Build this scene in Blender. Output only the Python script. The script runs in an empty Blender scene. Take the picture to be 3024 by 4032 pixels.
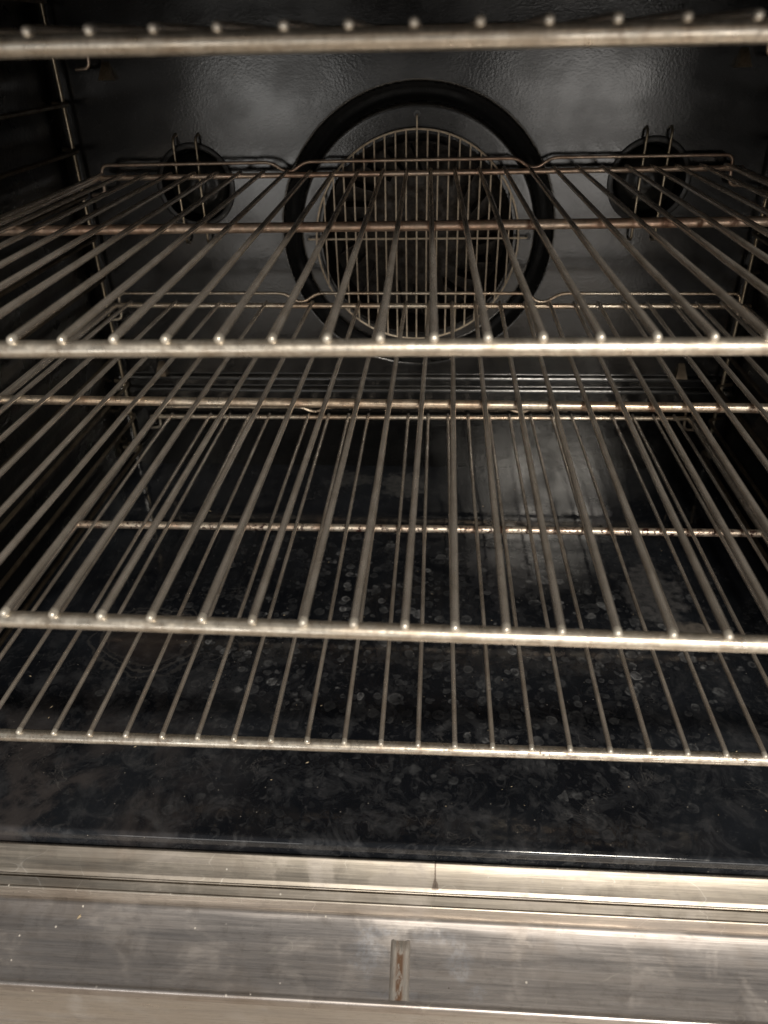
import bpy, bmesh, math, random
from mathutils import Vector, Matrix
random.seed(7)
scene = bpy.context.scene
PI = math.pi

# ---------------------------------------------------------------- camera
cam_d = bpy.data.cameras.new('camera')
cam = bpy.data.objects.new('camera', cam_d)
scene.collection.objects.link(cam)
R_ = Vector((0.9977736, 0.0635096, -0.0203555))
U_ = Vector((-0.0167905, 0.5346002, 0.8449383))
F_ = Vector((-0.0645437, 0.8427154, -0.5344763))
cam.matrix_world = Matrix(((R_.x, U_.x, -F_.x, 0), (R_.y, U_.y, -F_.y, 0), (R_.z, U_.z, -F_.z, 0), (0, 0, 0, 1)))
cam_d.sensor_fit = 'HORIZONTAL'
cam_d.sensor_width = 36
cam_d.lens = 36 * 2969.2 / 3024
cam_d.clip_start = 0.01
cam_d.clip_end = 50
cam_d.dof.use_dof = True
cam_d.dof.focus_distance = 0.53
cam_d.dof.aperture_fstop = 12
scene.camera = cam

# ---------------------------------------------------------------- light
world = bpy.data.worlds.new('World')
scene.world = world
world.use_nodes = True
wb = world.node_tree.nodes['Background']
wb.inputs[0].default_value = (0.97, 0.95, 0.92, 1)
wb.inputs[1].default_value = 0.14

def area(name, loc, target, sx, sy, power, col):
    d = bpy.data.lights.new(name, 'AREA')
    d.shape = 'RECTANGLE'; d.size = sx; d.size_y = sy
    d.energy = power; d.color = col
    o = bpy.data.objects.new(name, d)
    scene.collection.objects.link(o)
    o.location = loc
    o.rotation_euler = (Vector(target) - Vector(loc)).to_track_quat('-Z', 'Y').to_euler()
    return o
area('ceiling_lamp', (0.56, -1.6, 1.05), (0.0, 0.5, -0.25), 0.48, 0.26, 43, (1.0, 0.92, 0.80))
area('kitchen_fill_panel', (-0.70, -1.8, -0.42), (-0.40, 0.6, -0.22), 0.60, 0.70, 3.0, (1.0, 0.97, 0.92))  # added fill panel, stands in for the low bright kitchen mirrored in the wall
area('kitchen_fill_panel', (0.64, -1.8, -0.40), (0.35, 0.6, -0.22), 0.75, 0.74, 4.6, (1.0, 0.95, 0.89))  # second added fill panel, right of the dark middle behind the camera

vs = scene.view_settings
vs.view_transform = 'Standard'
vs.look = 'None'
vs.exposure = 0.22
vs.gamma = 1.0
vs.use_curve_mapping = False

# ---------------------------------------------------------------- node helpers
class NT:
    def __init__(s, name):
        s.m = bpy.data.materials.new(name); s.m.use_nodes = True
        s.t = s.m.node_tree; s.b = s.t.nodes['Principled BSDF']
        s.co = s.t.nodes.new('ShaderNodeTexCoord').outputs['Object']
    def n(s, typ, **kw):
        x = s.t.nodes.new(typ)
        for k, v in kw.items(): setattr(x, k, v)
        return x
    def l(s, a, b): s.t.links.new(a, b)
    def put(s, sock, v):
        if hasattr(v, 'is_output') or isinstance(v, bpy.types.NodeSocket): s.l(v, sock)
        else: sock.default_value = v
    def mapping(s, scale=(1, 1, 1), loc=(0, 0, 0), rot=(0, 0, 0), src=None):
        x = s.n('ShaderNodeMapping'); s.l(src or s.co, x.inputs[0])
        x.inputs['Scale'].default_value = scale; x.inputs['Location'].default_value = loc; x.inputs['Rotation'].default_value = rot
        return x.outputs[0]
    def noise(s, scale, detail=3, rough=0.55, dist=0.0, vec=None):
        x = s.n('ShaderNodeTexNoise'); s.l(vec or s.co, x.inputs['Vector'])
        x.inputs['Scale'].default_value = scale; x.inputs['Detail'].default_value = detail
        x.inputs['Roughness'].default_value = rough; x.inputs['Distortion'].default_value = dist
        return x.outputs['Fac']
    def voro(s, scale, vec=None, feature='F1', rnd=1.0):
        x = s.n('ShaderNodeTexVoronoi', feature=feature); s.l(vec or s.co, x.inputs['Vector'])
        x.inputs['Scale'].default_value = scale; x.inputs['Randomness'].default_value = rnd
        return x
    def ramp(s, v, a, b, lo=0.0, hi=1.0):
        x = s.n('ShaderNodeMapRange', interpolation_type='SMOOTHSTEP'); s.l(v, x.inputs[0])
        x.inputs[1].default_value = a; x.inputs[2].default_value = b
        x.inputs[3].default_value = lo; x.inputs[4].default_value = hi
        return x.outputs[0]
    def math(s, op, a, b=0.0, c=None):
        x = s.n('ShaderNodeMath', operation=op)
        s.put(x.inputs[0], a); s.put(x.inputs[1], b)
        if c is not None: s.put(x.inputs[2], c)
        return x.outputs[0]
    def mix(s, f, a, b):
        x = s.n('ShaderNodeMix', data_type='RGBA')
        s.put(x.inputs[0], f); s.put(x.inputs[6], a); s.put(x.inputs[7], b)
        return x.outputs[2]
    def xyz(s):
        x = s.n('ShaderNodeSeparateXYZ'); s.l(s.co, x.inputs[0]); return x.outputs
    def bump(s, h, strength, dist=0.001, prev=None):
        x = s.n('ShaderNodeBump'); s.l(h, x.inputs['Height'])
        x.inputs['Strength'].default_value = strength; x.inputs['Distance'].default_value = dist
        if prev: s.l(prev, x.inputs['Normal'])
        return x.outputs[0]
    def blob(s, cx, cy, rx, ry, wob=0.35, nscale=40):
        """soft irregular patch in the object's own xy, 1 inside"""
        X = s.xyz()
        dx = s.math('DIVIDE', s.math('SUBTRACT', X[0], cx), rx)
        dy = s.math('DIVIDE', s.math('SUBTRACT', X[1], cy), ry)
        d = s.math('SQRT', s.math('ADD', s.math('MULTIPLY', dx, dx), s.math('MULTIPLY', dy, dy)))
        nn = s.math('MULTIPLY', s.math('SUBTRACT', s.noise(nscale, 4), 0.5), wob * 4)
        return s.math('ADD', d, nn)

def C(r, g, b): return (r, g, b, 1)

def steel(name, col, rough=0.3, var=None, spots=0.0, spotcol=C(0.05, 0.018, 0.012), metallic=1.0, bumpy=0.15, tint=None, streaks=False, along_y=False):
    s = NT(name)
    n1 = s.noise(55, 4); n2 = s.noise(420, 3)
    if along_y: n2 = s.noise(1.0, 4, 0.6, 0, s.mapping(scale=(800, 14, 800)))
    strk = s.noise(1.0, 4, 0.6, 0, s.mapping(scale=(5, 700, 700)))
    c = s.mix(s.ramp(n1, 0.35, 0.7), col, var or tuple(x * 0.72 for x in col[:3]) + (1,))
    if tint:
        c = s.mix(s.ramp(s.noise(14, 2), 0.42, 0.62), c, tint)
    c = s.mix(s.ramp(n2, 0.35, 0.75, 0, 0.35), c, C(0.12, 0.085, 0.06))
    if spots:
        v = s.noise(260, 5, 0.7, 0.6); msk = s.ramp(s.noise(18, 3), *((0.30, 0.5) if spots >= 1 else (0.44, 0.6)))
        sp = s.math('MULTIPLY', s.ramp(v, *((0.53, 0.57) if spots >= 1 else (0.57, 0.62))), msk)
        sp = s.math('MULTIPLY', sp, spots)
        c = s.mix(sp, c, spotcol)
        s.put(s.b.inputs['Metallic'], s.math('SUBTRACT', metallic, s.math('MULTIPLY', sp, metallic * 0.9)))
    else:
        s.b.inputs['Metallic'].default_value = metallic
    if streaks: c = s.mix(s.ramp(s.noise(130, 4, 0.7), 0.48, 0.66, 0, 0.55), c, C(0.42, 0.34, 0.26))
    if streaks: c = s.mix(s.ramp(strk, 0.45, 0.62, 0, 0.45), c, C(0.34, 0.28, 0.21))
    s.put(s.b.inputs['Base Color'], c)
    at = s.n('ShaderNodeAttribute'); at.attribute_name = 'weld'
    wm = s.math('MULTIPLY', at.outputs['Fac'], s.ramp(s.noise(380, 4, 0.7), 0.30, 0.55))
    c2 = s.mix(wm, c, C(0.13, 0.062, 0.035))
    s.put(s.b.inputs['Base Color'], c2)
    rn = s.noise(1.0, 4, 0.6, 0, s.mapping(scale=(500, 10, 500))) if along_y else s.noise(120, 4)
    s.put(s.b.inputs['Roughness'], s.math('ADD', s.ramp(rn, 0.3, 0.75, rough * 0.75, rough * 1.45), s.math('MULTIPLY', wm, 0.3)))
    s.put(s.b.inputs['Normal'], s.bump(n2, bumpy, 0.0006))
    return s.m

M = {}
M['bar'] = steel('polished_bar_steel', C(0.90, 0.84, 0.74), 0.34, C(0.80, 0.72, 0.61), metallic=0.85, streaks=True)
M['bar_spotted'] = steel('spotted_bar_steel', C(0.90, 0.85, 0.76), 0.30, C(0.80, 0.73, 0.63), spots=0.8, metallic=0.85, streaks=True)
M['rod'] = steel('rod_steel', C(0.92, 0.85, 0.77), 0.24, C(0.70, 0.63, 0.55), metallic=0.75, bumpy=0.02, along_y=True)
M['rod_low'] = steel('rod_steel_low', C(0.92, 0.84, 0.75), 0.24, C(0.68, 0.59, 0.50), spots=0.6, metallic=0.75, bumpy=0.02, along_y=True)
M['tip'] = steel('rod_tip_steel', C(0.92, 0.87, 0.78), 0.35, C(0.8, 0.74, 0.64), metallic=0.6)
M['copper'] = steel('heat_tinted_steel', C(0.66, 0.47, 0.36), 0.38, C(0.52, 0.33, 0.24), spots=0.3, tint=C(0.72, 0.58, 0.47), metallic=0.75, streaks=True)
M['straw'] = steel('straw_tinted_steel', C(0.84, 0.70, 0.54), 0.33, C(0.70, 0.50, 0.36), spots=0.4, tint=C(0.84, 0.76, 0.64), metallic=0.85, streaks=True)
M['burnt'] = steel('burnt_speckled_steel', C(0.86, 0.78, 0.66), 0.36, C(0.76, 0.58, 0.45), spots=1.0, metallic=0.8, spotcol=C(0.035, 0.008, 0.006))
M['guard'] = steel('guard_wire_steel', C(0.95, 0.81, 0.63), 0.40, C(0.85, 0.70, 0.52), metallic=0.1)
M['fan'] = steel('browned_blade_metal', C(0.018, 0.013, 0.008), 0.6, C(0.008, 0.006, 0.004), metallic=0.2)
M['rail'] = steel('darkened_rail_steel', C(0.16, 0.135, 0.10), 0.45, C(0.09, 0.07, 0.05), metallic=0.8)  # same metal as the posts; dark reflections and sliding wear put into the colour
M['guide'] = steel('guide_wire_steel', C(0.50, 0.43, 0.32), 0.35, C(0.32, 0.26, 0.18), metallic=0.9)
M['brown_fan'] = steel('browned_fan_metal', C(0.010, 0.007, 0.004), 0.7, C(0.005, 0.0035, 0.0025), metallic=0.0)

def enamel(name, base=C(0.010, 0.010, 0.011), rough=0.2, peel=0.5, peel_scale=150, dust=0.03):
    s = NT(name)
    n = s.noise(9, 5, 0.6); fine = s.noise(900, 2)
    c = s.mix(s.ramp(n, 0.45, 0.75, 0, 1), base, C(base[0] + dust, base[1] + dust * 0.95, base[2] + dust * 0.9))
    c = s.mix(s.ramp(fine, 0.66, 0.72, 0, 0.6), c, C(0.10, 0.10, 0.10))
    s.put(s.b.inputs['Base Color'], c)
    s.put(s.b.inputs['Roughness'], s.ramp(s.noise(22, 4), 0.3, 0.8, rough * 0.8, rough * 1.7))
    p1 = s.bump(s.noise(peel_scale, 2, 0.5), peel, 0.0016)
    p2 = s.bump(fine, peel * 0.25, 0.0005, p1)
    s.put(s.b.inputs['Normal'], p2)
    s.b.inputs['IOR'].default_value = 1.6
    return s.m
M['wall'] = enamel('black_enamel_wall', C(0.003, 0.003, 0.003), 0.17, 0.05, 480, 0.004)
M['side'] = enamel('black_enamel_side', C(0.0025, 0.0025, 0.0024), 0.30, 0.2, 230, 0.002)
M['gap'] = enamel('dull_black_groove', C(0.003, 0.003, 0.003), 0.8, 0.05, 130, 0.0)  # plain rough black for the ring groove, without mottling
M['rimblack'] = enamel('dull_black_rim', C(0.005, 0.005, 0.005), 0.45, 0.1, 130, 0.0)
M['black'] = enamel('black_enamel_plain', C(0.006, 0.006, 0.006), 0.3, 0.1, 130, 0.0)

# ---- oven floor enamel with dried drops, smears, dust and scratches
def floor_mat():
    s = NT('black_enamel_floor')
    c = C(0.0085, 0.0100, 0.0135)
    grime = s.ramp(s.noise(7, 6, 0.62, 0.4), 0.42, 0.74)
    c = s.mix(s.math('MULTIPLY', grime, 0.9), c, C(0.024, 0.028, 0.035))
    cloud = s.ramp(s.noise(38, 6, 0.7, 0.8), 0.46, 0.70)
    front = s.ramp(s.xyz()[1], 0.50, 0.36, 0.35, 1.0)
    cloud = s.math('MULTIPLY', cloud, front)
    c = s.mix(s.math('MULTIPLY', cloud, 0.85), c, C(0.056, 0.059, 0.066))
    cloud2 = s.math('MULTIPLY', s.ramp(s.noise(110, 5, 0.7, 1.0), 0.52, 0.72), front)
    c = s.mix(s.math('MULTIPLY', cloud2, 0.6), c, C(0.078, 0.080, 0.086))
    X = s.xyz()
    # brown film towards the front left
    bf = s.math('MULTIPLY', s.ramp(X[0], -0.08, -0.25), s.ramp(X[1], 0.44, 0.31))
    bf = s.math('MULTIPLY', bf, s.ramp(s.noise(26, 6, 0.65, 0.5), 0.42, 0.62))
    c = s.mix(s.math('MULTIPLY', bf, 0.7), c, C(0.080, 0.072, 0.072))
    # dried drops (rings and discs)
    warp = s.n('ShaderNodeVectorMath', operation='ADD')
    nz = s.n('ShaderNodeTexNoise'); s.l(s.co, nz.inputs['Vector']); nz.inputs['Scale'].default_value = 150
    sc = s.n('ShaderNodeVectorMath', operation='SCALE'); s.l(nz.outputs['Color'], sc.inputs[0]); sc.inputs['Scale'].default_value = 0.0035
    s.l(s.co, warp.inputs[0]); s.l(sc.outputs[0], warp.inputs[1])
    drops = None
    for scale, off, thr, amt in ((86, 0.0, 0.36, 1.0), (62, 3.1, 0.50, 0.8), (128, 7.7, 0.5, 0.5)):
        v = s.voro(scale, s.mapping(loc=(off, off * 0.7, 0), src=warp.outputs[0]), rnd=0.9)
        sep = s.n('ShaderNodeSeparateColor'); s.l(v.outputs['Color'], sep.inputs[0])
        rad = s.math('MULTIPLY_ADD', sep.outputs[0], 0.26, 0.14)
        dd = s.math('SUBTRACT', v.outputs['Distance'], rad)
        ring = s.ramp(s.math('ABSOLUTE', dd), 0.10, 0.0, 0, 0.8)
        disc = s.ramp(dd, 0.05, -0.08, 0, 0.5)
        e = s.math('MAXIMUM', ring, disc)
        e = s.math('MULTIPLY', e, s.ramp(sep.outputs[1], thr - 0.2, thr + 0.1))
        e = s.math('MULTIPLY', e, s.ramp(sep.outputs[2], 0.0, 1.0, 0.25, 1.0))
        e = s.math('MULTIPLY', e, amt)
        drops = e if drops is None else s.math('MAXIMUM', drops, e)
    reg = s.math('MULTIPLY', s.ramp(s.blob(0.02, 0.45, 0.30, 0.19, 0.30, 14), 1.15, 0.5), s.ramp(s.noise(30, 3), 0.30, 0.6, 0.15, 1))
    drops = s.math('MULTIPLY', drops, reg)
    breakup = s.ramp(s.noise(260, 3), 0.32, 0.62, 0.15, 1.0)
    drops = s.math('MULTIPLY', drops, breakup)
    drops = s.math('MULTIPLY', drops, s.ramp(X[1], 0.33, 0.40, 0.45, 1.0))
    c = s.mix(drops, c, C(0.30, 0.31, 0.325))
    # wipe swirl, front left
    X0 = s.math('SUBTRACT', X[0], -0.232); Y0 = s.math('SUBTRACT', X[1], 0.458)
    rr = s.math('SQRT', s.math('ADD', s.math('MULTIPLY', X0, X0), s.math('MULTIPLY', s.math('MULTIPLY', Y0, Y0), 1.4)))
    rr = s.math('ADD', rr, s.math('MULTIPLY', s.noise(30, 4), 0.035))
    wv = s.math('MULTIPLY', s.math('SINE', s.math('MULTIPLY', rr, 900)), 0.5)
    wv = s.ramp(s.math('ADD', wv, s.math('MULTIPLY', s.noise(90, 4), 0.8)), 0.45, 0.95)
    sw = s.math('MULTIPLY', s.ramp(s.math('ABSOLUTE', s.math('SUBTRACT', rr, 0.058)), 0.014, 0.003), wv)
    c = s.mix(s.math('MULTIPLY', sw, 0.45), c, C(0.11, 0.105, 0.10))
    inn = s.ramp(rr, 0.065, 0.03)
    c = s.mix(s.math('MULTIPLY', inn, 0.45), c, C(0.060, 0.046, 0.040))
    # pale smears to the right and rear
    for bx, by, rx, ry, a, col in ((0.195, 0.535, 0.026, 0.055, 0.95, C(0.11, 0.11, 0.115)), (0.214, 0.490, 0.020, 0.010, 1.0, C(0.16, 0.145, 0.13)),
                                   (0.105, 0.655, 0.020, 0.055, 0.8, C(0.085, 0.085, 0.095)), (0.165, 0.665, 0.018, 0.04, 0.9, C(0.12, 0.12, 0.13)),
                                   (-0.03, 0.72, 0.03, 0.030, 0.8, C(0.10, 0.10, 0.10)), (0.065, 0.56, 0.045, 0.05, 0.45, C(0.07, 0.07, 0.08)),
                                   (-0.09, 0.73, 0.03, 0.02, 0.6, C(0.09, 0.09, 0.09))):
        b = s.ramp(s.blob(bx, by, rx, ry, 0.45, 75), 1.05, 0.6)
        b = s.math('MULTIPLY', b, s.ramp(s.noise(140, 5, 0.7), 0.3, 0.62, 0.25, 1))
        c = s.mix(s.math('MULTIPLY', b, a), c, col)
    # thin wiggly scratches
    for sc_, lo, w, a in ((16, 1.3, 0.0035, 0.5), (27, 5.2, 0.004, 0.42)):
        nn = s.noise(sc_, 4, 0.55, 1.3, s.mapping(scale=(1, 1, 1), loc=(lo, lo, 0)))
        ln = s.ramp(s.math('ABSOLUTE', s.math('SUBTRACT', nn, 0.52)), w, 0.0)
        ln = s.math('MULTIPLY', ln, s.ramp(s.noise(22, 2), 0.53, 0.66))
        c = s.mix(s.math('MULTIPLY', ln, a), c, C(0.16, 0.155, 0.15))
    # dust specks
    v = s.voro(520); sep = s.n('ShaderNodeSeparateColor'); s.l(v.outputs['Color'], sep.inputs[0])
    sp = s.math('MULTIPLY', s.ramp(v.outputs['Distance'], 0.3, 0.12), s.ramp(sep.outputs[0], 0.985, 0.99))
    c = s.mix(s.math('MULTIPLY', sp, 0.8), c, C(0.33, 0.31, 0.28))
    s.put(s.b.inputs['Base Color'], c)
    ro = s.math('ADD', s.ramp(s.noise(30, 5, 0.65), 0.35, 0.7, 0.045, 0.13), s.math('MULTIPLY', drops, 0.25))
    ro = s.math('ADD', ro, s.math('MULTIPLY', cloud, 0.12))
    s.put(s.b.inputs['Roughness'], ro)
    b1 = s.bump(s.noise(60, 2), 0.12, 0.001)
    s.put(s.b.inputs['Normal'], s.bump(drops, 0.25, 0.0003, b1))
    return s.m
M['floor'] = floor_mat()

def brushed(name, col, rough, along=0, streak=0.25, stains=0.5, specks=True, dark=C(0.34, 0.31, 0.295), seam=False, smears=False):
    s = NT(name)
    st = s.noise(1.0, 5, 0.6, 0, s.mapping(scale=(14, 900, 900)))
    st2 = s.noise(1.0, 4, 0.6, 0, s.mapping(scale=(9, 160, 160), loc=(3, 1, 2)))
    c = s.mix(s.ramp(st, 0.3, 0.7, 0, 1), col, tuple(x * (1 - streak) for x in col[:3]) + (1,))
    c = s.mix(s.ramp(st2, 0.45, 0.75, 0, 0.5), c, dark)
    cl = s.ramp(s.noise(26, 5, 0.65, 0.6), 0.5, 0.75)
    c = s.mix(s.math('MULTIPLY', cl, stains * 0.6), c, C(0.62, 0.58, 0.55))
    cl2 = s.ramp(s.noise(17, 4, 0.6, 0.3, s.mapping(loc=(4, 4, 4))), 0.5, 0.72)
    c = s.mix(s.math('MULTIPLY', cl2, stains * 0.5), c, C(0.36, 0.29, 0.23))
    gr = s.noise(1.0, 3, 0.6, 0, s.mapping(scale=(120, 1100, 1100), loc=(5, 5, 5)))
    c = s.mix(s.ramp(gr, 0.52, 0.70, 0, 0.35), c, dark)
    mo = s.noise(70, 5, 0.7, 0.5)
    c = s.mix(s.ramp(mo, 0.50, 0.72, 0, stains * 0.35), c, C(0.24, 0.205, 0.18))
    met = 1.0
    if specks:
        v = s.voro(430); sep = s.n('ShaderNodeSeparateColor'); s.l(v.outputs['Color'], sep.inputs[0])
        sp = s.math('MULTIPLY', s.ramp(v.outputs['Distance'], 0.36, 0.2), s.ramp(sep.outputs[0], 0.993, 0.995))
        c = s.mix(sp, c, C(0.70, 0.66, 0.60))
        sp2 = s.math('MULTIPLY', s.ramp(v.outputs['Distance'], 0.45, 0.3), s.ramp(sep.outputs[1], 0.9994, 0.9996))
        c = s.mix(sp2, c, C(0.03, 0.018, 0.014))
        met = s.math('SUBTRACT', 1.0, s.math('MULTIPLY', s.math('MAXIMUM', sp, sp2), 0.95))
        # fine scratches
        nn = s.noise(30, 2, 0.5, 0.3, s.mapping(scale=(0.55, 1.4, 1), loc=(9, 2, 0), rot=(0, 0, 0.5)))
        ln = s.ramp(s.math('ABSOLUTE', s.math('SUBTRACT', nn, 0.5)), 0.004, 0.0)
        ln = s.math('MULTIPLY', ln, s.ramp(s.noise(19, 2), 0.5, 0.62))
        c = s.mix(s.math('MULTIPLY', ln, 0.6), c, C(0.80, 0.76, 0.70))
    if smears:
        for bx, by, rx, ry, a in ((-0.034, 0.2345, 0.012, 0.011, 0.75), (0.020, 0.2330, 0.009, 0.010, 0.6), (0.030, 0.2190, 0.006, 0.005, 0.5), (-0.03, 0.2460, 0.014, 0.003, 0.6), (0.006, 0.2450, 0.018, 0.004, 0.45), (-0.018, 0.2165, 0.02, 0.003, 0.4)):
            b = s.ramp(s.blob(bx, by, rx, ry, 0.4, 160), 1.1, 0.5)
            b = s.math('MULTIPLY', b, s.ramp(s.noise(380, 5, 0.7), 0.34, 0.62, 0.1, 1))
            c = s.mix(s.math('MULTIPLY', b, a), c, C(0.80, 0.80, 0.84))
    if seam:
        X = s.xyz()
        wdt = s.math('ADD', s.ramp(X[2], -0.4325, -0.4362, 0.0004, 0.0019), s.math('MULTIPLY', s.math('SUBTRACT', s.noise(700, 2), 0.5), 0.0012))
        sm = s.ramp(s.math('SUBTRACT', s.math('ABSOLUTE', s.math('SUBTRACT', X[0], 0.0052)), wdt), 0.0003, -0.0002)
        sm = s.math('MULTIPLY', sm, s.ramp(X[2], -0.4366, -0.4362))
        c = s.mix(s.math('MULTIPLY', sm, 0.6), c, C(0.09, 0.05, 0.035))
    s.put(s.b.inputs['Metallic'], met)
    s.put(s.b.inputs['Base Color'], c)
    s.put(s.b.inputs['Roughness'], s.math('ADD', s.ramp(st2, 0.3, 0.7, rough * 0.8, rough * 1.25), s.math('MULTIPLY', cl, 0.18)))
    s.put(s.b.inputs['Normal'], s.bump(st, 0.10, 0.0004, s.bump(s.noise(24, 2), 0.12, 0.002)))
    return s.m
M['trim'] = brushed('brushed_trim_steel', C(0.66, 0.60, 0.52), 0.42, streak=0.3, stains=0.9, seam=True)
M['sill'] = brushed('brushed_sill_steel', C(0.74, 0.69, 0.665), 0.36, streak=0.26, stains=1.0, smears=True)
M['apron'] = brushed('brushed_apron_steel', C(0.80, 0.78, 0.76), 0.33, streak=0.14, stains=0.1, specks=False)

def rib_mat():
    s = NT('rusty_rib_steel')
    X = s.xyz()
    n = s.noise(1.0, 5, 0.65, 0.3, s.mapping(scale=(420, 60, 60)))
    c = s.mix(s.ramp(n, 0.38, 0.62), C(0.66, 0.62, 0.57), C(0.42, 0.37, 0.33))
    mid = s.ramp(s.math('ABSOLUTE', s.math('SUBTRACT', X[0], -0.0148)), 0.0030, 0.0012)
    r = s.math('MULTIPLY', mid, s.ramp(s.noise(1.0, 4, 0.7, 0.4, s.mapping(scale=(300, 110, 110), loc=(1, 2, 3))), 0.40, 0.50))
    c = s.mix(r, c, C(0.15, 0.085, 0.05))
    s.put(s.b.inputs['Base Color'], c)
    s.put(s.b.inputs['Metallic'], s.math('SUBTRACT', 0.9, s.math('MULTIPLY', r, 0.8)))
    s.put(s.b.inputs['Roughness'], s.ramp(n, 0.3, 0.7, 0.35, 0.6))
    s.put(s.b.inputs['Normal'], s.bump(n, 0.5, 0.0006))
    return s.m
M['rib'] = rib_mat()

def glass_mat():
    s = NT('dark_lamp_glass')
    s.b.inputs['Base Color'].default_value = C(0.012, 0.012, 0.011)
    s.b.inputs['Roughness'].default_value = 0.22
    s.b.inputs['IOR'].default_value = 1.25
    return s.m
M['glass'] = glass_mat()
def flat_mat(name, col, rough=0.6, metallic=0.0):
    s = NT(name)
    c = s.mix(s.ramp(s.noise(300, 3), 0.35, 0.7), col, tuple(x * 0.65 for x in col[:3]) + (1,))
    s.put(s.b.inputs['Base Color'], c)
    s.b.inputs['Roughness'].default_value = rough; s.b.inputs['Metallic'].default_value = metallic
    return s.m
M['crumb'] = flat_mat('dry_crumb', C(0.52, 0.42, 0.28), 0.7)
M['flake'] = flat_mat('pale_flake', C(0.62, 0.60, 0.54), 0.6)

def wood_mat():
    s = NT('wood_floor_boards')
    g = s.noise(1.0, 6, 0.6, 0.6, s.mapping(scale=(3, 40, 1)))
    c = s.mix(s.ramp(g, 0.3, 0.7), C(0.54, 0.47, 0.40), C(0.42, 0.36, 0.30))
    br = s.n('ShaderNodeTexBrick'); s.l(s.co, br.inputs['Vector'])
    br.inputs['Scale'].default_value = 1; br.inputs['Brick Width'].default_value = 1.2; br.inputs['Row Height'].default_value = 0.09
    br.inputs['Mortar Size'].default_value = 0.002; br.inputs['Color1'].default_value = C(1, 1, 1); br.inputs['Color2'].default_value = C(0.75, 0.75, 0.75)
    br.inputs['Mortar'].default_value = C(0.25, 0.25, 0.25)
    mx = s.n('ShaderNodeMix', data_type='RGBA', blend_type='MULTIPLY'); mx.inputs[0].default_value = 1
    s.l(c, mx.inputs[6]); s.l(br.outputs['Color'], mx.inputs[7])
    s.l(mx.outputs[2], s.b.inputs['Base Color'])
    s.b.inputs['Roughness'].default_value = 0.35
    return s.m
M['wood'] = wood_mat()

# ---------------------------------------------------------------- mesh helpers
def link_mesh(name, verts, faces, mat, parent=None, smooth=True, sharp=None):
    me = bpy.data.meshes.new(name)
    me.from_pydata([tuple(v) for v in verts], [], faces)
    me.update()
    if smooth:
        me.polygons.foreach_set('use_smooth', [True] * len(me.polygons))
        if sharp is not None: me.set_sharp_from_angle(angle=math.radians(sharp))
    me.materials.append(mat)
    o = bpy.data.objects.new(name, me)
    scene.collection.objects.link(o)
    if parent is not None: o.parent = parent
    return o

class MB:
    def __init__(s): s.v = []; s.f = []
    def add(s, vs, fs):
        o = len(s.v); s.v += [Vector(v) for v in vs]; s.f += [tuple(i + o for i in f) for f in fs]
    def box(s, a, b):
        x0, y0, z0 = a; x1, y1, z1 = b
        s.add([(x0, y0, z0), (x1, y0, z0), (x1, y1, z0), (x0, y1, z0), (x0, y0, z1), (x1, y0, z1), (x1, y1, z1), (x0, y1, z1)],
              [(0, 3, 2, 1), (4, 5, 6, 7), (0, 1, 5, 4), (1, 2, 6, 5), (2, 3, 7, 6), (3, 0, 4, 7)])
    def tube(s, pts, r, seg=12, cap='flat', closed=False):
        pts = [Vector(p) for p in pts]
        n = len(pts)
        T = []
        for i in range(n):
            if closed: t = pts[(i + 1) % n] - pts[i - 1]
            else: t = pts[min(i + 1, n - 1)] - pts[max(i - 1, 0)]
            T.append(t.normalized())
        up = Vector((0, 0, 1)) if abs(T[0].z) < 0.9 else Vector((1, 0, 0))
        N = (up - T[0] * up.dot(T[0])).normalized()
        rings = []
        def ring(p, t, N, rad):
            B = t.cross(N)
            return [p + (N * math.cos(2 * PI * k / seg) + B * math.sin(2 * PI * k / seg)) * rad for k in range(seg)]
        frames = []
        ra, rb = (r[0], r[-1]) if hasattr(r, '__len__') else (r, r)
        for i in range(n):
            N = (N - T[i] * N.dot(T[i])).normalized(); frames.append(N.copy())
        if not closed and cap == 'round':
            for a in (80, 55, 30):
                q = math.radians(a); rings.append(ring(pts[0] - T[0] * ra * 0.8 * math.sin(q), T[0], frames[0], ra * math.cos(q)))
        for i in range(n): rings.append(ring(pts[i], T[i], frames[i], r if not hasattr(r, '__len__') else r[i]))
        if not closed and cap == 'round':
            for a in (30, 55, 80):
                q = math.radians(a); rings.append(ring(pts[-1] + T[-1] * rb * 0.8 * math.sin(q), T[-1], frames[-1], rb * math.cos(q)))
        vs = [v for rg in rings for v in rg]; fs = []
        m = len(rings)
        for i in range(m if closed else m - 1):
            a = i * seg; b = ((i + 1) % m) * seg
            for k in range(seg):
                fs.append((a + k, a + (k + 1) % seg, b + (k + 1) % seg, b + k))
        if not closed:
            fs.append(tuple(range(seg))[::-1]); fs.append(tuple((m - 1) * seg + k for k in range(seg)))
        s.add(vs, fs)
    def build(s, name, mat, parent=None, sharp=40):
        return link_mesh(name, s.v, s.f, mat, parent, True, sharp)

def rounded(pts, rad, steps=5):
    """polyline with its corners rounded"""
    pts = [Vector(p) for p in pts]; out = [pts[0]]
    for i in range(1, len(pts) - 1):
        p, a, b = pts[i], pts[i - 1], pts[i + 1]
        da, db = (a - p), (b - p)
        r = min(rad, da.length * 0.49, db.length * 0.49)
        s0 = p + da.normalized() * r; s1 = p + db.normalized() * r
        for k in range(steps + 1):
            t = k / steps
            out.append(s0 * (1 - t) ** 2 + p * 2 * t * (1 - t) + s1 * t * t)
    out.append(pts[-1])
    return out

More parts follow.
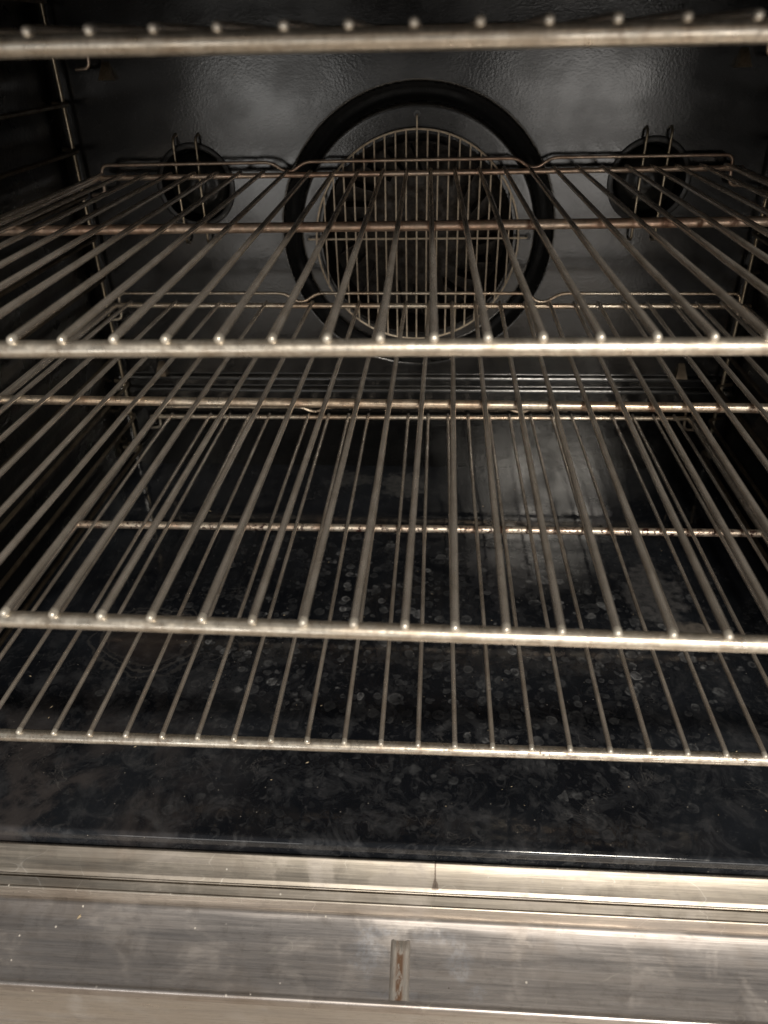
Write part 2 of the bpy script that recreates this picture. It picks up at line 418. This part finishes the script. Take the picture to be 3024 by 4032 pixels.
def densify(pts, step=0.02):
    out = [Vector(pts[0])]
    for a, b in zip(pts[:-1], pts[1:]):
        a, b = Vector(a), Vector(b); n = max(1, int((b - a).length / step))
        for k in range(1, n + 1): out.append(a.lerp(b, k / n))
    return out

def thing(name, label, cat, loc=(0, 0, 0), rot=(0, 0, 0), group=None):
    o = bpy.data.objects.new(name, None); scene.collection.objects.link(o)
    o.empty_display_size = 0.05
    o.location = loc; o.rotation_euler = rot
    o['label'] = label; o['category'] = cat
    if group: o['group'] = group
    return o

def thing_part(name, parent):
    o = bpy.data.objects.new(name, None); scene.collection.objects.link(o); o.empty_display_size = 0.02; o.parent = parent
    return o

# ---------------------------------------------------------------- setting
wood = link_mesh('floor', [(-4, -5, -0.80), (4, -5, -0.80), (4, 3, -0.80), (-4, 3, -0.80)], [(0, 1, 2, 3)], M['wood'], None, False)
wood['kind'] = 'structure'

# ---------------------------------------------------------------- the oven
CX = -0.021
XL, XR = CX - 0.334, CX + 0.334
YB = 0.768
ZF, ZC = -0.42, 0.047
oven = thing('oven', 'open oven with black speckled enamel cavity and brushed steel front sill, holding the wire racks', 'oven', (0, 0, 0))

# back wall: one relief sheet with the ring groove, the fan opening, lamp openings and the step near the bottom
FC = (-0.0200, -0.1695); FR = 0.0935
RC = (-0.0197, -0.1660); R0, R1 = 0.1175, 0.1290
LAMPS = [(-0.2325, -0.119), (0.1945, -0.119)]; LR = 0.0345
def sstep(a, b, x):
    t = max(0.0, min(1.0, (x - a) / (b - a))); return t * t * (3 - 2 * t)
def back_wall():
    st = 0.0016
    nx = int((XR - XL) / st) + 1
    zl = []
    z = ZF
    while z < ZC: zl.append(z); z += 0.0005 if -0.334 < z < -0.308 else st
    zl.append(ZC); nz = len(zl) - 1
    verts = []; dele = []
    for j in range(nz + 1):
        z = zl[j]
        for i in range(nx + 1):
            x = XL + (XR - XL) * i / nx
            zz = z
            d = 0.0
            rr = math.hypot(x - RC[0], z - RC[1])
            d += 0.016 * sstep(R0 - 0.0025, R0 + 0.0035, rr) * (1 - sstep(R1 - 0.0035, R1 + 0.0025, rr))
            # dish inside the ring stands slightly proud
            d -= 0.002 * (1 - sstep(R0 - 0.006, R0, rr))
            # step towards the floor
            d -= 0.0034 * math.sin(max(0.0, min(1.0, (-0.3100 - z) / 0.0060)) * PI / 2)
            d -= 0.0034 * math.sin(max(0.0, min(1.0, (-0.3225 - z) / 0.0060)) * PI / 2)
            # cove into side walls, ceiling and floor
            e = min(x - XL, XR - x)
            if e < 0.014: d -= 0.014 - math.sqrt(max(0, 0.014 ** 2 - (0.014 - e) ** 2))
            e = ZC - z
            if e < 0.008: d -= 0.008 - math.sqrt(max(0, 0.008 ** 2 - (0.008 - e) ** 2))
            inside = 0
            xo, zo = x, zz
            for (cx, cz), rad in ((FC, FR), (LAMPS[0], LR), (LAMPS[1], LR)):
                q = math.hypot(x - cx, z - cz)
                if q < rad - 0.0009: inside = 1
                elif q < rad + 0.0009 and q > 0:
                    xo = cx + (x - cx) * rad / q; zo = cz + (z - cz) * rad / q
            verts.append((xo, YB + d, zo)); dele.append(inside)
    faces = []
    w = nx + 1
    for j in range(nz):
        for i in range(nx):
            a = j * w + i
            q = (a, a + 1, a + w + 1, a + w)
            if any(dele[k] for k in q): continue
            faces.append(q)
    # back sheet so the wall is a solid thing
    o = len(verts)
    used = sorted({i for f in faces for i in f}); mp = {u: n for n, u in enumerate(used)}
    verts = [verts[u] for u in used]; faces = [tuple(mp[i] for i in f) for f in faces]
    ob = link_mesh('back_wall', verts, faces, M['wall'], oven, True)
    ob.data.materials.append(M['gap'])
    for p in ob.data.polygons:
        q = math.hypot(p.center.x - RC[0], p.center.z - RC[1])
        if R0 - 0.002 < q < R1 + 0.0015: p.material_index = 1
    return ob
bw = back_wall()

# side walls with shallow pressed ribs, ceiling, enamel floor
def side_wall(sx):
    m = MB()
    x = XL if sx < 0 else XR
    n = 120; ys = [0.272 + (YB + 0.004 - 0.272) * k / 8 for k in range(9)]
    vs = []; fs = []
    for j in range(n + 1):
        z = ZF + (ZC - ZF) * j / n
        bulge = 0.004 * (0.5 + 0.5 * math.cos((z + 0.008 + 0.01925) / 0.0385 * 2 * PI)) if -0.40 < z < 0.04 else 0
        for y in ys: vs.append((x - sx * bulge * (1 if 0.30 < y < 0.74 else 0), y, z))
    for j in range(n):
        for i in range(8):
            a = j * 9 + i; f = (a, a + 1, a + 10, a + 9)
            fs.append(f if sx < 0 else f[::-1])
    m.add(vs, fs)
    m.box((min(x + sx * 0.006, x + sx * 0.03), 0.272, ZF - 0.02), (max(x + sx * 0.006, x + sx * 0.03), YB + 0.03, ZC + 0.02))
    return m.build('side_wall', M['side'], oven, 50)
side_wall(-1); side_wall(1)
m = MB(); m.box((XL - 0.005, 0.272, ZC), (XR + 0.005, YB + 0.02, ZC + 0.02)); m.build('ceiling_panel', M['side'], oven)

def extrude_profile(name, prof, x0, x1, mat, parent, sharp=35, segs=40):
    """closed or open profile in (y, z), swept along x"""
    vs = []; fs = []; n = len(prof)
    for k in range(segs + 1):
        x = x0 + (x1 - x0) * k / segs
        for (y, z) in prof: vs.append((x, y, z))
    for k in range(segs):
        for i in range(n - 1):
            a = k * n + i
            fs.append((a, a + 1, a + n + 1, a + n))
    fs.append(tuple(range(n))[::-1]); fs.append(tuple(segs * n + i for i in range(n)))
    return link_mesh(name, vs, fs, mat, parent, True, sharp)

def arc(cy, cz, r, a0, a1, n=6):
    return [(cy + r * math.cos(math.radians(a0 + (a1 - a0) * k / n)), cz + r * math.sin(math.radians(a0 + (a1 - a0) * k / n))) for k in range(n + 1)]

# floor pan: flat, with a rounded front lip
lip = [(YB + 0.02, ZF)] + [(0.292, ZF), (0.288, ZF + 0.0004)] + arc(0.2830, ZF - 0.0030, 0.0036, 80, 175, 7) + [(0.2792, ZF - 0.022), (YB + 0.02, ZF - 0.022)]
extrude_profile('floor_pan', lip, XL - 0.004, XR + 0.004, M['floor'], oven, 60)

# steel trim rail under the lip, two lengths meeting at a seam
def trim_prof():
    p = [(0.2787, -0.4400), (0.2787, -0.4310)]
    p += arc(0.2762, -0.4300, 0.0011, 10, 125, 6)
    p += [(0.2750, -0.4296), (0.2700, -0.4325), (0.2642, -0.4358), (0.2639, -0.4359), (0.2637, -0.4361), (0.2622, -0.4374)]
    p += arc(0.2618, -0.4380, 0.0007, 60, 150, 3)
    p += [(0.2612, -0.4390), (0.2613, -0.4480), (0.2787, -0.4480)]
    return p
SX = 0.0052
extrude_profile('trim_rail', trim_prof(), -0.42, SX - 0.00008, M['trim'], oven, 40)
extrude_profile('trim_rail', trim_prof(), SX + 0.00006, 0.38, M['trim'], oven, 40)
# lower strip
ls = [(0.2609, -0.4490), (0.2608, -0.4388), (0.2602, -0.4383), (0.2580, -0.4394), (0.2560, -0.4403)] + arc(0.2555, -0.4414, 0.0012, 65, 180, 5) + [(0.2542, -0.4500)]
extrude_profile('trim_strip', ls, -0.42, 0.38, M['trim'], oven, 40)
# seam stain
# sill: sloping pressed steel shelf with rolled front edge
sill_pts = []
y_, z_, u_ = 0.2530, -0.4500, 0.0
for k in range(28):
    sill_pts.append((y_, z_))
    t_ = math.radians(14 + 19 * math.exp(-u_ / 0.012)); y_ -= 0.0015; z_ -= 0.0015 * math.tan(t_); u_ += 0.0015
def sill_z(y):
    for (ya, za), (yb, zb) in zip(sill_pts[:-1], sill_pts[1:]):
        if yb <= y <= ya: return za + (zb - za) * (ya - y) / (ya - yb)
    return sill_pts[-1][1]
sp = [(0.264, -0.4502), (0.2545, -0.4501)] + sill_pts
ey, ez = sp[-1]
sp += [(ey + 0.0017 * math.cos(math.radians(a)) - 0.0006, ez - 0.0016 + 0.0017 * math.sin(math.radians(a))) for a in (105, 130, 155, 180)]
sp += [(ey - 0.0023, ez - 0.0075), (ey + 0.001, ez - 0.0085), (0.264, ez - 0.0085)]
extrude_profile('sill', sp, -0.42, 0.38, M['sill'], oven, 40)
# apron below the sill
m = MB(); m.box((-0.42, ey + 0.0012, -0.79), (0.38, 0.262, ez - 0.0095)); m.build('apron', M['apron'], oven)
# front frame round the opening, out of view, added to keep light from leaking in
m = MB(); m.box((-0.42, 0.245, -0.4390), (XL - 0.001, 0.272, 0.16)); m.build('front_frame', M['trim'], oven)
m = MB(); m.box((XR + 0.001, 0.245, -0.4390), (0.38, 0.272, 0.16)); m.build('front_frame', M['trim'], oven)
m = MB(); m.box((XL - 0.001, 0.245, 0.020), (XR + 0.001, 0.270, 0.16)); m.build('front_frame', M['trim'], oven)  # unseen header, set low to block light and reflections on the upper wall
# outer shell (closes the oven off behind and above)
m = MB()
m.box((-0.42, YB + 0.10, -0.79), (0.38, YB + 0.11, 0.16)); m.box((-0.42, 0.273, 0.15), (0.38, YB + 0.10, 0.16))
m.box((-0.42, 0.273, -0.79), (-0.41, YB + 0.10, 0.15)); m.box((0.37, 0.273, -0.79), (0.38, YB + 0.10, 0.15))
m.build('outer_shell', M['black'], oven)

# raised rib on the sill
vs = []; fs = []
rows = 14
for k in range(rows + 1):
    y = 0.2425 - (0.2425 - (ey + 0.0005)) * k / rows
    h = 0.0012 * min(1, k / 2 + 0.15)
    for i in range(9):
        x = -0.0207 + 0.0120 * i / 8
        prof_h = h * (1 - abs(i / 4 - 1) ** 4) + (0.0006 if i in (1, 7) else 0)
        vs.append((x, y, sill_z(y) - 0.0002 + prof_h))
for k in range(rows):
    for i in range(8):
        a = k * 9 + i; fs.append((a, a + 1, a + 10, a + 9))
link_mesh('sill_rib', vs, fs, M['rib'], oven, True)

# fan: recess, wheel, guard
hs = MB()
seg = 96
vs = []; fs = []
rings = [(FR - 0.0002, YB - 0.0030), (FR - 0.0006, YB + 0.004), (FR - 0.0006, YB + 0.060), (0.001, YB + 0.060)]
for rad, y in rings:
    for k in range(seg):
        a = 2 * PI * k / seg; vs.append((FC[0] + rad * math.cos(a), y, FC[1] + rad * math.sin(a)))
for j in range(3):
    for k in range(seg):
        a = j * seg + k; b = j * seg + (k + 1) % seg; fs.append((a, b, b + seg, a + seg))
hs.add(vs, fs)
housing = hs.build('fan_housing', M['brown_fan'], oven, 40)
fw = MB()
for k in range(22):
    a = 2 * PI * k / 22 + 0.07
    c, s_ = math.cos(a), math.sin(a); c2, s2 = math.cos(a + 0.16), math.sin(a + 0.16)
    r0, r1 = 0.056, 0.080
    pts = []
    for y in (YB + 0.014, YB + 0.046):
        for (cc, ss, rr) in ((c, s_, r0), (c2, s2, r1)):
            for o_ in (-0.0005, 0.0005):
                pts.append((FC[0] + cc * rr - ss * o_, y, FC[1] + ss * rr + cc * o_))
    fw.add(pts, [(0, 2, 6, 4), (1, 5, 7, 3), (0, 1, 3, 2), (4, 6, 7, 5), (0, 4, 5, 1), (2, 3, 7, 6)])
vs = []; fs = []
for y, rad in ((YB + 0.046, 0.082), (YB + 0.048, 0.082), (YB + 0.040, 0.012), (YB + 0.036, 0.004)):
    for k in range(48): vs.append((FC[0] + rad * math.cos(2 * PI * k / 48), y, FC[1] + rad * math.sin(2 * PI * k / 48)))
for j in (0, 2):
    for k in range(48):
        a = j * 48 + k; b = j * 48 + (k + 1) % 48; fs.append((a, b, b + 48, a + 48))
for k in range(48):
    a = k; b = (k + 1) % 48; fs.append((a, a + 96, b + 96, b))
fs.append(tuple(144 + k for k in range(48)))
fw.add(vs, fs)
fw.build('fan_wheel', M['fan'], housing, 30)
g = MB()
GR = 0.0975; yg = YB - 0.0095
g.tube([(FC[0] + GR * math.cos(2 * PI * k / 120), yg, FC[1] + GR * math.sin(2 * PI * k / 120)) for k in range(120)], 0.0009, 8, closed=True)
0 and g.tube([(FC[0] + (GR - 0.0045) * math.cos(2 * PI * k / 120), yg + 0.006, FC[1] + (GR - 0.0045) * math.sin(2 * PI * k / 120)) for k in range(120)], 0.0008, 8, closed=True)
for k in range(-9, 10):
    x = k * 0.00975
    h = math.sqrt(GR ** 2 - x ** 2)
    jx = random.uniform(-0.0004, 0.0004)
    if k == 0:
        g.tube(rounded([(FC[0], YB + 0.001, FC[1] + h + 0.011), (FC[0], yg - 0.0016, FC[1] + h + 0.011), (FC[0], yg - 0.0016, FC[1] - h - 0.006), (FC[0], YB + 0.001, FC[1] - h - 0.006)], 0.003), 0.00078, 8)
    else:
        g.tube([(FC[0] + x, yg - 0.0016, FC[1] + h), (FC[0] + x + jx, yg - 0.0018 + jx, FC[1]), (FC[0] + x, yg - 0.0016, FC[1] - h)], 0.00072, 8)
zh = -0.1675
g.tube(rounded([(FC[0] - 0.106, YB + 0.001, zh), (FC[0] - 0.106, yg + 0.0012, zh), (FC[0] + 0.106, yg + 0.0012, zh), (FC[0] + 0.106, YB + 0.001, zh)], 0.003), 0.0009, 8)
g.build('fan_guard', M['guard'], housing)
# sockets the guard hooks into
for (x, z) in ((FC[0] - 0.107, zh), (FC[0] + 0.107, zh), (FC[0], FC[1] + GR + 0.0115)):
    sk = MB()
    sk.tube([(x, YB - 0.0034, z), (x, YB + 0.003, z)], 0.0030, 16)
    sk.build('guard_socket', M['black'], housing)

# lamps with lens and two guard wires each
for li, (lx, lz) in enumerate(LAMPS):
    rim = MB()
    vs = []; fs = []
    prof = [(LR + 0.0035, YB - 0.0002), (LR + 0.0030, YB - 0.0022), (LR + 0.0008, YB - 0.0030), (LR - 0.0018, YB - 0.0020), (LR - 0.0022, YB + 0.010), (LR - 0.004, YB + 0.028), (0.002, YB + 0.029)]
    for rad, y in prof:
        for k in range(64): vs.append((lx + rad * math.cos(2 * PI * k / 64), y, lz + rad * math.sin(2 * PI * k / 64)))
    for j in range(len(prof) - 1):
        for k in range(64):
            a = j * 64 + k; b = j * 64 + (k + 1) % 64; fs.append((a, b, b + 64, a + 64))
    rim.add(vs, fs)
    lamp = rim.build('oven_lamp', M['rimblack'], oven, 50)
    ln = MB(); vs = []; fs = []
    for j in range(14):
        a = j / 13 * PI / 2
        rad = (LR - 0.0058) * math.cos(a) + 0.0004; y = YB + 0.014 - 0.011 * math.sin(a) + (0.0008 if j % 4 == 1 else 0)
        for k in range(64): vs.append((lx + rad * math.cos(2 * PI * k / 64), y, lz + rad * math.sin(2 * PI * k / 64)))
    for j in range(13):
        for k in range(64):
            a = j * 64 + k; b = j * 64 + (k + 1) % 64; fs.append((a, b, b + 64, a + 64))
    vs += [(lx + (LR - 0.0054) * math.cos(2 * PI * k / 64), YB + 0.027, lz + (LR - 0.0054) * math.sin(2 * PI * k / 64)) for k in range(64)]
    o_ = 14 * 64
    for k in range(64): fs.append((k, o_ + k, o_ + (k + 1) % 64, (k + 1) % 64))
    ln.add(vs, fs); ln.build('lens', M['glass'], lamp, 60)
    wx = (-0.2468, -0.2255) if li == 0 else (0.1838, 0.2053)
    for x in wx:
        w = MB()
        w.tube(rounded([(x + 0.002, YB + 0.002, -0.0735), (x + 0.001, YB - 0.0085, -0.0765), (x, YB - 0.0095, -0.125), (x, YB - 0.0095, -0.1695), (x, YB + 0.002, -0.1715)], 0.004), 0.00125, 10)
        w.build('guard_wire', M['guide'], lamp)

# rack guides: ladder frames on each side
PY = 0.757
for sx in (-1, 1):
    px = CX + sx * 0.3205
    rails = []
    gobj = thing_part('rack_guide', oven)
    for yy in (PY, 0.300):
        gd = MB(); pts = []
        z = 0.034
        pts.append((px + sx * 0.006, yy, 0.040))
        pts.append((px, yy, 0.036)); pts.append((px, yy, -0.398)); pts.append((px + sx * 0.006, yy, -0.402))
        gd.tube(rounded(pts, 0.003), 0.0019, 10); gd.build('guide_post', M['guide'], gobj)
    for k in range(-1, 11):
        zr = -0.0085 - 0.0385 * k
        ins = 0.0075
        pts = [(px - sx * 0.001, 0.303, zr + 0.005), (px - sx * ins, 0.306, zr), (px - sx * ins, PY - 0.010, zr), (px - sx * ins * 0.6, PY - 0.001, zr), (px + sx * 0.010, PY + 0.001, zr + 0.001)]
        rl = MB(); rl.tube(rounded(pts, 0.006), 0.0020, 8); rails.append(rl)
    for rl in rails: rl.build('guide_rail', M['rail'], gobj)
    for zc in (-0.022, -0.3035):
        cl = MB()
        xa = CX + sx * 0.272; xb = CX + sx * 0.284
        lo, hi = min(xa, xb), max(xa, xb)
        cl.add([(lo, YB - 0.010, zc - 0.007), (hi, YB - 0.010, zc - 0.007), (hi - 0.002, YB - 0.006, zc + 0.001), (lo + 0.002, YB - 0.006, zc + 0.001),
                (lo, YB + 0.001, zc - 0.008), (hi, YB + 0.001, zc - 0.008), (hi - 0.003, YB + 0.001, zc + 0.008), (lo + 0.003, YB + 0.001, zc + 0.008)],
               [(0, 1, 2, 3), (0, 4, 5, 1), (1, 5, 6, 2), (2, 6, 7, 3), (3, 7, 4, 0), (7, 6, 5, 4)])
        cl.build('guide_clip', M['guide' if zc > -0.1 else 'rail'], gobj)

# ---------------------------------------------------------------- the racks
RACKS = [
 dict(o=(-0.01976, 0.29656, 0.00353), yaw=-0.00139, pitch=-0.012, tilt=-0.00225, xs=[-0.1209,-0.0992,-0.077,-0.0551,-0.0325,-0.0107,0.0109,0.0326,0.0549,0.0769,0.0989,0.1211],
      mats=('bar', 'rod', 'copper', 'copper'), lab='topmost wire oven rack, blurred pale front bar close to the camera at eye level'),
 dict(o=(-0.02264, 0.29637, -0.10386), yaw=0.01432, tilt=0.00163, xs=[-0.1539,-0.1325,-0.1106,-0.0886,-0.0663,-0.0442,-0.0217,0.0001,0.0219,0.0436,0.0657,0.0885,0.1108,0.133,0.1542],
      mats=('bar', 'rod', 'copper', 'copper'), lab='second wire oven rack from the top, copper-brown crossbar in front of the fan guard'),
 dict(o=(-0.03293, 0.24335, -0.21011), yaw=-0.00991, tilt=0.00012, xs=[-0.1535,-0.1315,-0.1099,-0.0878,-0.0653,-0.0434,-0.0214,0.0003,0.0219,0.043,0.0643,0.0871,0.1098,0.1321,0.1543],
      mats=('bar', 'rod', 'straw', 'straw'), lab='third wire oven rack from the top, pulled out nearer than the others'),
 dict(o=(-0.02829, 0.30164, -0.35181), yaw=0.00077, tilt=0.00516, xs=[-0.2205,-0.1986,-0.1763,-0.1539,-0.1316,-0.1099,-0.0877,-0.0655,-0.0438,-0.0216,0.0001,0.0219,0.0434,0.0653,0.0879,0.1099,0.1327,0.155,0.1763,0.1978,0.2192],
      mats=('bar_spotted', 'rod_low', 'burnt', 'straw'), lab='lowest wire oven rack just above the floor, its bars speckled with burnt spots'),
]
for ri, R in enumerate(RACKS):
    ox, oy, oz = R['o']
    rk = thing('oven_rack', R['lab'], 'oven rack', R['o'], (R.get('pitch', 0), -R['tilt'], R['yaw']), 'oven racks')
    c = -0.0195 - ox
    D = 0.453
    mb_, mr, mc, mw = R['mats']
    hw = 0.297
    xs = list(R['xs'])
    while xs[0] - 0.0219 > c - hw + 0.008: xs.insert(0, xs[0] - 0.0219)
    while xs[-1] + 0.0219 < c + hw - 0.008: xs.append(xs[-1] + 0.0219)
    def bar(name, y, r, z, mat, weld=0.0):
        b = MB()
        b.tube(densify([(c - hw, y, z), (c + hw, y, z)], 0.0012 if weld else 0.03), r, 20, 'round')
        ob = b.build(name, M[mat], rk)
        if weld:
            wd = [(x, random.uniform(0.3, 1.0) * (1.0 if x > -0.02 else 0.5), random.uniform(0.0016, 0.0034)) for x in xs]
            vals = []
            for v in ob.data.vertices:
                q = 0.0
                for x, a, w_ in wd:
                    d_ = abs(v.co.x - x)
                    if d_ < w_ * 1.6: q = max(q, a * (1 - sstep(w_ * 0.6, w_ * 1.6, d_)))
                vals.append(q * weld)
            at_ = ob.data.attributes.new('weld', 'FLOAT', 'POINT'); at_.data.foreach_set('value', vals)
        return ob
    bar('front_bar', 0.0003, 0.0037, -0.0046, mb_, 0.45 if ri == 3 else 0.22)
    bar('cross_bar', 0.2350, 0.0033, -0.0050, mc, 1.0)
    bar('rear_bar', D, 0.0024, -0.0036, mw)
    for s_ in (-1, 1):
        b = MB()
        b.tube(densify([(c + s_ * (hw - 0.004), 0.002, -0.0045), (c + s_ * (hw - 0.004), D - 0.001, -0.0040)], 0.03), 0.0030, 14, 'round')
        b.build('side_bar', M[mr], rk)
    # raised stop wire with two dips
    dz = 0.0018 if ri == 3 else -0.0008
    ws = [(c - 0.302, D + 0.0040, -0.0190), (c - 0.290, D + 0.0040, -0.0185), (c - 0.2885, D + 0.0040, 0.0068)]
    for dx in (-0.1125, 0.1125):
        ws += [(c + dx - 0.0155, D + 0.0040, 0.0070), (c + dx - 0.004, D + 0.0040, dz), (c + dx + 0.004, D + 0.0040, dz), (c + dx + 0.0155, D + 0.0040, 0.0070)]
    ws += [(c + 0.2885, D + 0.0040, 0.0068), (c + 0.290, D + 0.0040, -0.0185), (c + 0.302, D + 0.0040, -0.0190)]
    b = MB(); b.tube(rounded(ws, 0.0065, 6), 0.0015, 12, 'round'); b.build('stop_wire', M[mw], rk)
    rr = 0.00155 if ri == 3 else 0.0018
    tip_me = None
    for x in xs:
        b = MB()
        j1, j2 = random.uniform(-0.0003, 0.0003), random.uniform(-0.0003, 0.0003)
        zend = -0.0006
        pts = [(x, -0.0011, -0.0003), (x, 0.0012, -0.0001), (x, 0.0032, 0), (x + j1 * 0.3, 0.06, 0), (x + j1, 0.12, -0.0002), (x + j2 * 0.5, 0.235, -0.0001), (x + j2, 0.34, -0.0003), (x, D - 0.006, zend), (x, D + 0.0015, zend - 0.0002)]
        tip = random.uniform(1.0, 1.14)
        b.tube(pts, [rr * tip, rr * tip * 0.98] + [rr] * (len(pts) - 2), 14, 'round')
        ob = b.build('rod', M[mr], rk)
        ob.data.materials.append(M['tip'])
        for p in ob.data.polygons:
            if p.center.y < 0.0006: p.material_index = 1

# ---------------------------------------------------------------- crumbs
cr = MB()
def crumb(x, y, z, s):
    a = random.uniform(0, PI); e = random.uniform(0.5, 1.0); l = random.uniform(1.0, 2.2)
    vs = []
    for (u, v, w) in ((-1, 0, 0), (1, 0, 0), (0, -1, 0), (0, 1, 0), (0, 0, 1), (0, 0, 0)):
        u *= s * l; v *= s * e; w *= s * 0.7
        vs.append((x + u * math.cos(a) - v * math.sin(a), y + u * math.sin(a) + v * math.cos(a), z + w))
    cr.add(vs, [(0, 2, 4), (2, 1, 4), (1, 3, 4), (3, 0, 4), (2, 0, 5), (1, 2, 5), (3, 1, 5), (0, 3, 5)])
for k in range(70):
    y = random.uniform(0.295, 0.74); x = random.uniform(-0.32, 0.28)
    crumb(x, y, ZF + 0.0002, random.choice((0.0003, 0.0004, 0.0005, 0.0005, 0.0008)))
for k in range(46):
    y = random.uniform(ey + 0.001, 0.247); x = random.uniform(-0.17, 0.16) if k % 3 else random.uniform(-0.06, 0.08)
    crumb(x, y, sill_z(y) - 0.0004, random.choice((0.0002, 0.0003, 0.0003, 0.0004)))
crumb(-0.2125, 0.2462, sill_z(0.2462) - 0.0002, 0.0013)
co = cr.build('crumbs', M['crumb'], None, 30)
co['label'] = 'tiny pale crumbs and flakes scattered over the black oven floor and sill'
co['category'] = 'crumbs'; co['kind'] = 'stuff'
